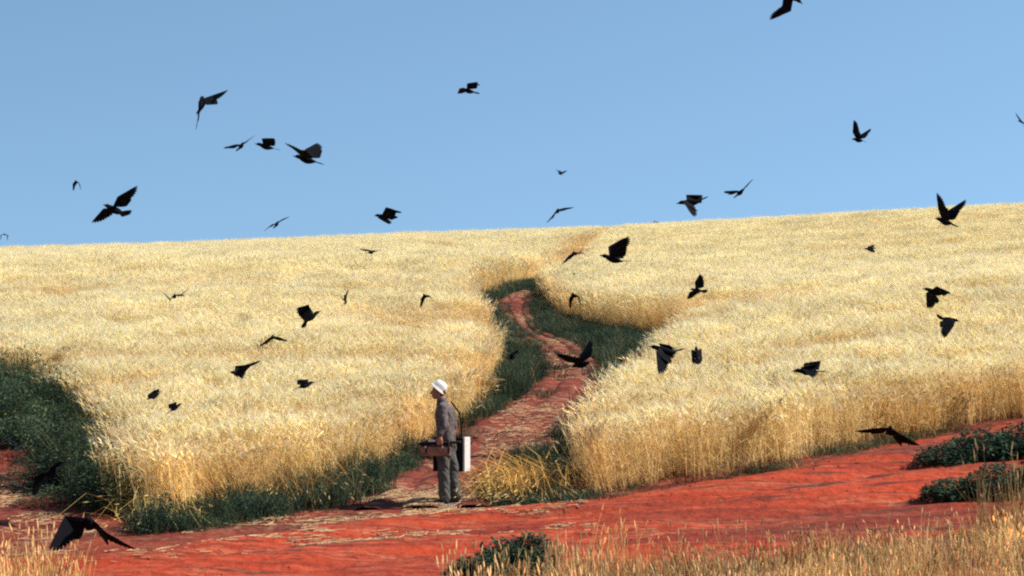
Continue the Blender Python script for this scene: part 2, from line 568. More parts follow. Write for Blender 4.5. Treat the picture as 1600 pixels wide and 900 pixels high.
# ------------------------------------------------------------------ the two wheat fields
near_cl = [wheat_clump(23, .22, .97, .0085, (random.uniform(-.1, .02), random.uniform(-.05, .05))) for i in range(10)]
far_cl = [wheat_clump(44, .46, .98, .010, (random.uniform(-.1, .02), random.uniform(-.05, .05)), ear=1.25, leaves=1, awns=3) for i in range(8)]
wheat_coll = proto_coll('wheat', near_cl + far_cl, M['wheat'])

far_left = smooth_line(LFl[3:], 220); far_right = smooth_line(RFl, 220)
left_poly = np.vstack([smooth_line(LFl, 300), [[8.6, 152], [-75, 152], [-75, 60]]])
right_poly = np.vstack([smooth_line(RFl, 260), [[9.6, 152], [80, 152], [80, 60], [40, 47]], smooth_line(RFfl, 120)[::-1]])
left_line = smooth_line(LFl, 300)
right_line = np.vstack([smooth_line(RFfl, 120)[::-1], smooth_line(RFl, 260)])


def wheat_field(name, poly, line, label):
    P, Ro, S, I, Ti = [], [], [], [], []
    for (y0, y1, step, lo, hi, s0) in ((24, 62, .27, 0, 10, 1.), (62, 152, .42, 10, 18, 1.)):
        x, y = jitter_grid(-78, 82, y0, y1, step)
        vis = np.abs(x) < 4.5 + y * .30
        x, y = x[vis], y[vis]
        # ragged field edge
        wob = .22 * fbm(x * 1.3, y * 1.3, 3)
        dd = edge_dist(line, x, y)
        ins = inside(poly, x, y)
        sd = np.where(ins, dd, -dd) + wob
        k = sd > .05
        x, y, dd = x[k], y[k], sd[k]
        n = len(x)
        z = terrain(x, y) - .02
        band = 1.15 * fbm(x * .055 + 7, y * .42 + 2, 4)           # sowing rows and wind-laid bands
        blot = fbm(x * .45, y * .8 + 30, 4)
        sag = np.clip((blot - .12) * 2.2, 0, 1) + np.clip((band - .15) * 2.0, 0, .9)
        h = 1 + .17 * fbm(x * .9, y * .9, 3) - .24 * np.clip(sag, 0, 1.2) + rng.normal(0, .035, n)
        edge = np.clip(1 - dd / .5, 0, 1)
        h *= 1 - .34 * edge * rng.random(n)
        wx = .30 * fbm(x * .8 + 50, y * .8, 3) - .06; wy = .30 * fbm(x * .3, y * .5 + 90, 3)
        ro = np.stack([wy + rng.normal(0, .05, n) + .25 * sag * rng.normal(0, .6, n), wx + rng.normal(0, .05, n) + .25 * sag * rng.normal(0, .6, n), rng.uniform(-.5, .5, n) + np.where(rng.random(n) < .25, math.pi, 0)], 1)
        g = 1 + .16 * fbm(x * .9 + 9, y * .9, 3) + rng.normal(0, .06, n)
        br = np.clip(sag, 0, 1) * .95
        ti = np.stack([g * (1 - .14 * br), g * (1 - .27 * br), g * (1 - .45 * br)], 1)
        # here and there the edge stalks are a redder gold
        rd = np.clip(edge * (fbm(x * .5 + 20, y * .5, 2) + .25), 0, 1)[:, None] * np.array([[0, .22, .4]])
        ti = ti * (1 - rd) * (1 + edge * rng.normal(0, .20, n))[:, None]
        P.append(np.stack([x, y, z], 1)); Ro.append(ro); S.append(np.stack([np.ones(n), np.ones(n), h], 1)); I.append(rng.integers(lo, hi, n)); Ti.append(ti)
    o = scatter(name, np.vstack(P), np.vstack(Ro), np.vstack(S), np.concatenate(I), np.vstack(Ti), wheat_coll)
    tag(o, label, 'wheat field', kind='stuff')
    return o


wheat_field('wheat_field', left_poly, left_line, 'ripe golden wheat field bordered by the green thicket, behind the standing man')
wheat_field('wheat_field', right_poly, right_line, 'ripe golden wheat field rising along the red road, past the shaded hollow')

# ------------------------------------------------------------------ green verges
G1 = [(.050, .078, .042), (.036, .062, .042), (.075, .098, .045), (.030, .052, .040)]
G2 = [(.034, .062, .036), (.024, .045, .032), (.055, .082, .038), (.10, .105, .045)]
grass_coll = proto_coll('verge', [leafy_clump(150, .24, .34, .055, G1) for i in range(2)] + [grass_clump(30, .18, .62, .011, G1 + [(.30, .22, .09)], .55) for i in range(2)] + [grass_clump(46, .20, .42, .011, G1, .6) for i in range(6)] + [grass_clump(34, .22, .30, .011, G1 + [(.14, .11, .04)], .9) for i in range(3)], M['grass'])
thick_coll = proto_coll('thicket', [grass_clump(60, .26, .95, .013, G2, .6) for i in range(3)] + [leafy_clump(420, .42, random.uniform(.7, 1.0), .06, G2) for i in range(5)], M['grass'])


def green(name, poly, step, coll, nidx, hs, label, cat, keep=None, tintv=(1, 1, 1), fade=None):
    poly = np.asarray(poly)
    x, y = jitter_grid(poly[:, 0].min(), poly[:, 0].max(), poly[:, 1].min() - .6, poly[:, 1].max() + .4, step)
    k = inside(poly, x + .35 * fbm(x * 1.6, y * 1.6), y + .6 * fbm(x * 1.6 + 9, y * 1.6))
    near = edge_dist(np.vstack([poly, poly[:1]]), x, y)
    stray = (~k) & (near < .55) & (rng.random(len(x)) < .16) & (fbm(x * 1.4 + 70, y * 1.4) > -.05)
    if keep is not None: k &= keep(x, y)
    k |= stray
    st_ = stray[k]
    x, y = x[k], y[k]; n = len(x)
    z = surfs(x, y) - .01
    s = hs * np.clip(1 + 1.0 * fbm(x * 1.3, y * 1.3, 3), .35, 1.8) * rng.uniform(.7, 1.25, n)
    s *= np.where(st_, .5, 1)
    if fade: s *= np.interp(y, [37, 46], [1, fade])
    g = np.clip(1 + 1.0 * fbm(x * 1.5 + 40, y * 1.5, 3), .35, 1.9)[:, None] * np.array([tintv]) * (1 + rng.normal(0, .1, (n, 1)))
    o = scatter(name, np.stack([x, y, z], 1), np.stack([rng.normal(0, .1, n), rng.normal(0, .1, n), rng.uniform(0, 6.28, n)], 1),
                np.stack([np.ones(n), np.ones(n), s], 1), rng.integers(0, nidx, n), g, coll)
    return tag(o, label, cat, kind='stuff')


pl = smooth_line(XY(PL), 160); pr = smooth_line(XY(PR_), 160)
lf_path = smooth_line(XY(LF[10:22]), 120)
green('verge_grass', np.vstack([lf_path, pl[pl[:, 1] > 27.8][::-1]]), .17, grass_coll, 13, .95,
      'dark green grass verge on the side of the path behind the man, winding uphill', 'grass', fade=.48)
front = XY([(186, 806, 26.3), (330, 794, 27.1), (450, 774, 28.1), (560, 744, 29.5), (605, 742, 29.4), (590, 770, 28), (500, 793, 26.8), (400, 810, 26), (300, 826, 25.1), (200, 829, 25.0)])
green('verge_grass', front, .17, grass_coll, 13, .8, 'low green grass at the foot of the wheat between thicket and path', 'grass')
rf_path = smooth_line(XY(RFp[4:13]), 120)
prr = pr[(pr[:, 1] > 37.5) & (pr[:, 1] < 69)]
green('verge_grass', np.vstack([rf_path, prr[::-1]]), .18, grass_coll, 13, 1.05, 'dark green grass filling the shaded hollow beside the bend of the path', 'grass', fade=.62)
mouth = XY([(752, 785, 27.4), (768, 750, 29.4), (800, 728, 30.7), (850, 705, 32), (895, 676, 34), (935, 640, 37), (960, 640, 36.8), (925, 690, 33), (894, 735, 29.3), (887, 768, 27.4), (960, 772, 26.9), (900, 788, 26.4), (800, 797, 26.7)])
green('verge_grass', mouth, .19, grass_coll, 13, .6, 'green grass under the broken wheat at the corner of path and road', 'grass')
fringe = np.vstack([smooth_line(RFfl[1:9], 60) + [0, .1], (smooth_line(RFfl[1:9], 60) + [.18, -.32])[::-1]])
green('verge_grass', fringe, .2, grass_coll, 13, .38, 'thin dark weeds along the foot of the wheat beside the red road', 'grass', keep=lambda x, y: fbm(x * .9, y * .9) > -.15, tintv=(1.4, 1.0, .8))
thick = XY([(198, 811, 26), (188, 760, 28.5), (156, 700, 32.5), (106, 648, 36), (20, 610, 40.5), (-200, 596, 44), (-200, 640, 38), (0, 668, 35), (55, 705, 31.8), (80, 755, 29), (120, 795, 26.8)])
green('weed_thicket', thick, .27, thick_coll, 8, .8, 'tall dark green thicket of weeds at the end of the wheat beside the left track', 'thicket')

# ------------------------------------------------------------------ foreground dry grass
D1 = [(.62, .44, .18), (.48, .29, .10), (.74, .57, .27), (.18, .10, .045), (.34, .21, .08)]
dry_coll = proto_coll('dry', [grass_clump(random.randint(9, 24), .15, random.uniform(.42, .68), .009, D1, random.uniform(.35, .7), random.uniform(.1, .5), (.74, .55, .28)) for i in range(12)], M['dry'])


def dry(name, poly, step, hs, label):
    poly = np.asarray(poly, float)
    x, y = jitter_grid(poly[:, 0].min(), poly[:, 0].max(), poly[:, 1].min(), poly[:, 1].max(), step)
    k = inside(poly, x + .3 * fbm(x * 1.2, y * 1.2), y + .5 * fbm(x * 1.2 + 9, y * 1.2))
    k &= (fbm(x * 1.1 + 3, y * 1.1, 3) > -.16 + .1 * rng.normal(0, 1, len(x)))
    x, y = x[k], y[k]; n = len(x)
    s = hs * (1 + .8 * fbm(x * .8, y * .8, 3)) * rng.uniform(.45, 1.3, n)
    g = np.clip(1 + 1.1 * fbm(x * 1.1 + 60, y * 1.1, 3), .3, 1.5)[:, None] * (1 + rng.normal(0, .16, (n, 1)))
    warm = np.clip(.5 + fbm(x * .6 + 33, y * .6, 3), 0, 1)[:, None]
    ti = g * (np.array([[1, 1, 1]]) * (1 - warm) + np.array([[1.05, .86, .7]]) * warm)
    o = scatter(name, np.stack([x, y, surfs(x, y) - .01], 1), np.stack([rng.normal(0, .12, n), rng.normal(0, .12, n), rng.uniform(0, 6.28, n)], 1),
                np.stack([np.ones(n), np.ones(n), s], 1), rng.integers(0, 12, n), ti, dry_coll)
    return tag(o, label, 'grass', kind='stuff')


dry('dry_grass', [[-1.2, 15], [-.5, 18.3], [.2, 19.0], [.65, 20.2], [1, 21.0], [2.5, 21.3], [3.6, 21.9], [4.6, 22.3], [6, 22.6], [9, 23], [14, 23.5], [14, 15]], .15, .80,
    'tall dry yellow grass with seed heads in front of the red road')
dry('dry_grass', [[-9, 16], [-9, 20.8], [-5.2, 20.9], [-4.2, 20.3], [-4.0, 19], [-4.4, 16]], .19, .95,
    'small patch of dry yellow grass below the swooping crow at the track')

# ------------------------------------------------------------------ low shrubs beside the road
S1 = [(.034, .066, .036), (.022, .045, .030), (.06, .092, .042), (.026, .052, .038)]


def shrub(name, spots, label, group=None):
    cx, cy = np.mean([s[0] for s in spots]), np.mean([s[1] for s in spots])
    e = empty(name, (cx, cy, T1(cx, cy)))
    t = Tuft()
    for (x, y, r, h, n) in spots:
        x += .22 if x > 4 else 0
        q = leafy_clump(int(n * 2.6), r * 1.05, h * 1.3, .07, S1)
        off = np.array([x - cx, y - cy, T1(x, y) - T1(cx, cy)])
        m = len(t.v)
        t.v += [v + off for v in q.v]; t.c += q.c; t.f += [tuple(i + m for i in f) for f in q.f]
        for k in range(5):
            a = random.uniform(0, 6.28); d = np.array([math.cos(a), math.sin(a), 0]) * r * random.uniform(.3, .9)
            st = Tuft()
            st.ribbon([off + [0, 0, -.03], off + d * .5 + [0, 0, h * .4], off + d + [0, 0, h * .75]], .014, .006, (.06, .045, .03))
            st.build('stem', M['grass1'], e)
    t.build('foliage', M['grass1'], e)
    return tag(e, label, 'shrub', group)


M['grass1'] = None


def solid_plant(name):
    m, n, l, b = new_mat(name)
    a = n.new('ShaderNodeAttribute'); a.attribute_name = 'col'
    l.new(a.outputs['Color'], b.inputs['Base Color']); b.inputs['Roughness'].default_value = .7; b.inputs['Specular IOR Level'].default_value = .05
    tr = n.new('ShaderNodeBsdfTranslucent'); l.new(a.outputs['Color'], tr.inputs['Color'])
    ms = n.new('ShaderNodeMixShader'); ms.inputs[0].default_value = .22
    l.new(b.outputs[0], ms.inputs[1]); l.new(tr.outputs[0], ms.inputs[2]); l.new(ms.outputs[0], n['Material Output'].inputs['Surface'])
    return m


M['grass1'] = solid_plant('leafy_green')
shrub('low_shrub', [(5.75, 27.3, .45, .26, 500), (6.3, 27.5, .55, .36, 900), (7.0, 27.6, .6, .42, 1100), (7.7, 27.6, .6, .42, 900), (8.4, 27.8, .6, .4, 600), (7.3, 26.6, .55, .38, 800), (7.9, 26.5, .6, .4, 700), (7.4, 25.9, .5, .34, 500)],
      'dark leafy shrub at the upper edge of the bare hollow beside the road')
shrub('low_shrub', [(5.25, 24.6, .4, .22, 500), (5.8, 24.5, .5, .34, 900), (6.4, 24.5, .5, .38, 1000), (7.0, 24.6, .5, .36, 900), (7.7, 24.7, .6, .36, 700), (6.8, 25.3, .4, .3, 600), (7.3, 25.5, .5, .4, 700)],
      'dark leafy shrub between the bare hollow and the dry foreground grass')
shrub('low_shrub', [(-.42, 21.0, .24, .16, 300), (-.1, 21.2, .3, .3, 480), (.2, 21.35, .32, .34, 520), (-.2, 20.8, .26, .2, 300), (.1, 20.9, .26, .24, 320)],
      'small dark green bush at the road edge in front of the man')

# ------------------------------------------------------------------ broken and bent wheat
def bent_wheat(name, cx, cy, n, rx, ry, label, tone=(.62, .36, .08), lean=(.0, .0), low=.25, high=.75):
    t = Tuft(); z0 = T1(cx, cy)
    for k in range(n):
        b = np.array([random.gauss(0, rx), random.gauss(0, ry), 0]); b[2] = T1(cx + b[0], cy + b[1]) - z0
        a = random.uniform(0, 6.28); o = np.array([math.cos(a) + lean[0], math.sin(a) + lean[1], 0]); o /= np.linalg.norm(o)
        L = random.uniform(.5, 1.0); h = random.uniform(low, high) * L
        c = vary(tone, .3)
        p1 = b + o * L * .22 + [0, 0, h * .75]; p2 = b + o * L * .55 + [0, 0, h]; p3 = b + o * L * .9 + [0, 0, h * random.uniform(.25, .95)]
        t.ribbon([b, p1, p2, p3], .009, .005, c)
        d = (p3 - p2) / np.linalg.norm(p3 - p2)
        t.spindle(p3, p3 + d * .09, .007, vary((.66, .46, .18), .3))
    o = t.build(name, solid)
    o.location = (cx, cy, z0)
    return tag(o, label, 'wheat', kind='stuff')


solid = solid_plant('straw')
bent_wheat('broken_wheat', .22, 27.75, 430, .30, .38, 'heap of bent orange wheat stalks at the corner of path and road', lean=(-.5, -.5), tone=(.74, .42, .11), low=.05, high=.7)
bent_wheat('broken_wheat', -4.6, 26.0, 70, .35, .25, 'fallen yellow wheat stalks where the thicket ends', lean=(-.5, -.3), tone=(.68, .46, .14), low=.12, high=.5)
bent_wheat('broken_wheat', -3.1, 27.4, 90, .3, .22, 'reddish bent wheat stalks above the low green grass', lean=(.2, -.4), tone=(.46, .22, .06))

# ------------------------------------------------------------------ straw strewn on the path
def straw(name, n, f, label):
    t = Tuft()
    for k in range(n):
        x, y, z = f()
        a = random.gauss(0, .7); L = random.uniform(.04, .16); d = np.array([math.cos(a), math.sin(a), random.uniform(-.05, .12)]) * L
        w = random.uniform(.004, .010)
        s = np.array([-math.sin(a), math.cos(a), 0]) * w; u = np.array([0, 0, .005])
        p = np.array([x, y, z + .012]); c = vary((.50, .32, .17), .35)
        m = len(t.v)
        t.v += [p - s, p + s, p + u, p + d - s, p + d + s, p + d + u]; t.c += [c] * 6
        t.f += [(m, m + 1, m + 4, m + 3), (m + 1, m + 2, m + 5, m + 4), (m + 2, m, m + 3, m + 5), (m, m + 2, m + 1), (m + 3, m + 4, m + 5)]
    return tag(t.build(name, solid), label, 'straw', kind='stuff')


def path_pt():
    while True:
        i = int(len(pl) * random.random() ** 2.0 * .8); u = random.uniform(-.05, 1.05)
        p = pl[i] * (1 - u) + pr[i] * u + np.array([random.gauss(0, .1), random.gauss(0, .3)])
        if vnoise(p[0] * .9 + 4, p[1] * .55) + .4 * vnoise(p[0] * 3, p[1] * 2) > .06: break
    return p[0], p[1], surf(p[0], p[1])


def mouth_pt():
    while True:
        x = random.uniform(-4.6, -.1); y = 26.2 + (x + 4.6) * .36 + random.gauss(0, .8)
        if vnoise(x * .8 + 14, y * 1.6) + .5 * vnoise(x * 3, y * 4) > .12: break
    return x, y, surf(x, y)


def track_pt():
    while True:
        x = random.uniform(-8.5, -4.4); y = random.uniform(25.2, 33)
        if vnoise(x * 1.1 + 24, y * .8) + .4 * vnoise(x * 3, y * 3) > .12 and x < -5.2 - (y - 26) * .42 + .8: break
    return x, y, surf(x, y)


straw('loose_straw', 2600, path_pt, 'pale straw trodden into the red path between the wheat')
straw('loose_straw', 1000, mouth_pt, 'pale straw strewn on the red earth around the standing man')
def road_straw_pt():
    while True:
        x = random.uniform(-8, 1.0); y = 25.6 + .04 * x + random.gauss(-.9, .9)
        if vnoise(x * .5 + 44, y * 1.9) + .5 * vnoise(x * 2, y * 5) > .16: break
    return x, y, surf(x, y)


straw('loose_straw', 1100, road_straw_pt, 'thin streaks of straw scattered on the red road below the low green grass')
straw('loose_straw', 1300, track_pt, 'pale straw scattered on the earth of the left track below the thicket')

# ------------------------------------------------------------------ clods of earth on the road and path
def clods(name, n, f, label):
    V, Fc, cc = [], [], []
    for k in range(n):
        x, y, z = f(); r = random.uniform(.008, .03) * random.random() + .008
        k0 = len(V)
        for j in range(6):
            d = [(1, 0, 0), (0, 1, 0), (-1, 0, 0), (0, -1, 0), (0, 0, .8), (0, 0, -.6)][j]
            V.append(np.array([x, y, z]) + np.array(d) * r * np.array([random.uniform(.7, 1.6), random.uniform(.7, 1.3), random.uniform(.6, 1.1)]))
        for j in range(4):
            q = (j + 1) % 4; Fc.append((k0 + j, k0 + q, k0 + 4)); Fc.append((k0 + q, k0 + j, k0 + 5))
    return tag(mesh_obj(name, V, Fc, M['path'] if 'path' in label else M['road']), label, 'clods', kind='stuff')


def road_pt():
    while True:
        x = random.uniform(-7, 8); t = random.random()
        a = np.interp(x, road_far[:, 0], road_far[:, 1]); b = np.interp(x, road_near[:, 0], road_near[:, 1])
        y = a + (b - a) * (random.random() ** 2 if random.random() < .6 else random.random())
        if vnoise(x * .7 + 3, y * 1.3) > -.1: break
    return x, y, surf(x, y)


clods('earth_clods', 420, road_pt, 'small loose clods of red earth lying on the road')
clods('earth_clods', 420, path_pt, 'small loose clods of dark earth lying on the path')

# ------------------------------------------------------------------ far trees behind the crest
def far_tree(px, py, d, w, h, label):
    p = W(px, py, d)
    z0 = p[2] - h
    e = empty('tree', (p[0], p[1], z0))
    t = Tuft()
    for k in range(900):
        th = random.uniform(0, 6.28); r = w / 2 * math.sqrt(random.random())
        zz = h * (.45 + .55 * random.random() ** .7 * (1 - (r / w * 1.7) ** 2 * .8))
        q = np.array([r * math.cos(th), r * math.sin(th), zz])
        u = np.array([random.gauss(0, 1) for i in range(3)]); u /= np.linalg.norm(u); v = np.cross(u, [.2, .5, .8]); s = .45
        m = len(t.v); t.v += [q - u * s, q + v * s * .6, q + u * s, q - v * s * .6]; t.c += [vary((.03, .042, .022), .35)] * 4; t.f.append((m, m + 1, m + 2, m + 3))
    t.build('crown', M['grass1'], e)
    tr = Tuft()
    for a in (0, 1.57):
        tr.ribbon([[0, 0, -4], [0, .1, h * .4], [.2, 0, h * .85]], .7, .25, (.06, .045, .03), np.array([math.cos(a), math.sin(a), 0]))
    tr.build('trunk', M['grass1'], e)
    return tag(e, label, 'tree')


far_tree(1022, 347.5, 260, 3.4, 5.2, 'tiny dark tree top showing above the crest of the wheat')

# ------------------------------------------------------------------ crows
def crow_mat():
    m, n, l, b = new_mat('crow_black')
    b.inputs['Base Color'].default_value = (.007, .007, .009, 1)
    b.inputs['Roughness'].default_value = .8
    b.inputs['Specular IOR Level'].default_value = .03
    return m


M['crow'] = crow_mat()


def unit(v):
    return v / (np.linalg.norm(v) + 1e-9)


def crow_mesh(name, par):
    """one bird in one mesh: lofted body, fanned tail, wings with single flight feathers"""
    tail = par[0]; V, Fc = [], []

    def add(vs, fs):
        k = len(V); V.extend(vs); Fc.extend(tuple(i + k for i in f) for f in fs)
    # body
    ax = [(.252, .006, .002, .002), (.235, .008, .007, .007), (.205, .012, .012, .013), (.195, .014, .021, .024), (.165, .018, .030, .032), (.13, .014, .031, .033),
          (.09, .004, .042, .045), (.03, -.004, .053, .055), (-.03, -.006, .050, .050), (-.08, -.004, .036, .034), (-.12, 0, .022, .018), (-.15, 0, .010, .007)]
    n = 12; vs = []; fs = []
    for x, z, ry, rz in ax:
        for j in range(n):
            a = 2 * math.pi * j / n; vs.append(np.array([x, ry * math.cos(a), z + rz * math.sin(a)]))
    for i in range(len(ax) - 1):
        for j in range(n):
            fs.append((i * n + j, i * n + (j + 1) % n, (i + 1) * n + (j + 1) % n, (i + 1) * n + j))
    fs.append(tuple(range(n))[::-1]); fs.append(tuple(range((len(ax) - 1) * n, len(ax) * n)))
    add(vs, fs)

    def feather(a, d, nrm, L, w, rnd=.5):
        """thin closed lozenge with a little camber"""
        d = unit(d); s = unit(np.cross(nrm, d)); nn = unit(np.cross(d, s)); th = .003
        prof = [(0, .45), (.35, .85), (.75, 1.0), (.93, .7), (1.0, .12)]
        vs = []
        for t, ww in prof:
            c = a + d * L * t + nn * (.05 * L * t * (1 - t))
            vs += [c - s * w * ww / 2, c + nn * th, c + s * w * ww / 2, c - nn * th]
        fs = []
        for i in range(len(prof) - 1):
            for j in range(4):
                fs.append((i * 4 + j, i * 4 + (j + 1) % 4, i * 4 + 4 + (j + 1) % 4, i * 4 + 4 + j))
        fs += [(3, 2, 1, 0), (16, 17, 18, 19)]
        add(vs, fs)
    # tail
    td = np.array([-math.cos(tail), 0, math.sin(tail)])
    spread = par[-1]
    for k in range(7):
        a = (k - 3) / 3 * spread
        d = np.array([td[0] * math.cos(a), math.sin(a), td[2]])
        feather(np.array([-.09, .008 * (k - 3), .002 + .001 * (k % 3)]), d, np.array([0, 0, 1.]), .19 - .012 * abs(k - 3), .042)
    # wings
    for s, (e1, s1, e2, s2, tw) in ((1, par[1:6]), (-1, par[6:11])):
        sh = np.array([.07, s * .03, .03])
        u1 = np.array([math.sin(s1), s * math.cos(s1) * math.cos(e1), math.cos(s1) * math.sin(e1)])
        u2 = np.array([math.sin(s2), s * math.cos(s2) * math.cos(e2), math.cos(s2) * math.sin(e2)])

        def ch(u):
            c = np.array([-1., 0, 0]); c = unit(c - u * (c @ u)); nn = np.cross(u, c) * (-s)
            return c * math.cos(tw) + nn * math.sin(tw)
        c1, c2 = ch(u1), ch(u2)
        n1 = np.cross(u1, c1) * (-s); n2 = np.cross(u2, c2) * (-s)
        wr = sh + .19 * u1; hand = wr + .11 * u2
        # fleshy arm and hand with covert feathers: an airfoil sheet
        st = []
        for i, t in enumerate((0, .33, .66, 1.)):
            st.append((sh + .19 * u1 * t, c1, n1, .15, .026 * (1 - .5 * t)))
        cm = unit(c1 + c2); st[-1] = (wr, cm, unit(n1 + n2), .14, .013)
        st.append((wr + .055 * u2, c2, n2, .12, .010)); st.append((hand, unit(c2 + .6 * u2), n2, .05, .006))
        vs = []
        for p, c, nn, L, h in st:
            vs += [p - c * .012, p + c * L * .15 + nn * h * .6, p + c * L * .5 + nn * h * .5, p + c * L, p + c * L * .5 - nn * h * .3, p + c * L * .15 - nn * h * .45]
        fs = []
        for i in range(len(st) - 1):
            for j in range(6):
                fs.append((i * 6 + j, i * 6 + (j + 1) % 6, i * 6 + 6 + (j + 1) % 6, i * 6 + 6 + j))
        fs += [(5, 4, 3, 2, 1, 0), tuple(range(30, 36))]
        add(vs, fs)
        # secondaries
        for k in range(9):
            t = k / 8; c = unit(c1 * (1 - t * .5) + c2 * t * .5 + u1 * (.05 + .15 * t))
            feather(sh + .19 * u1 * t + c * .03, c, n1, .205 + .02 * t, .050)
        # primaries fan from the trailing edge to the tip
        for k in range(9):
            t = k / 8; p = wr + .11 * u2 * t
            d = unit(c2 * math.cos(t * 1.5) + u2 * math.sin(t * 1.5 + .18))
            L = .212 if t < .3 else .205 + .02 * math.sin((t - .3) * 4)
            feather(p, d, n2, L * 1.06, .058 - .018 * t)
    o = mesh_obj(name, V, Fc, M['crow'], smooth=False)
    return o


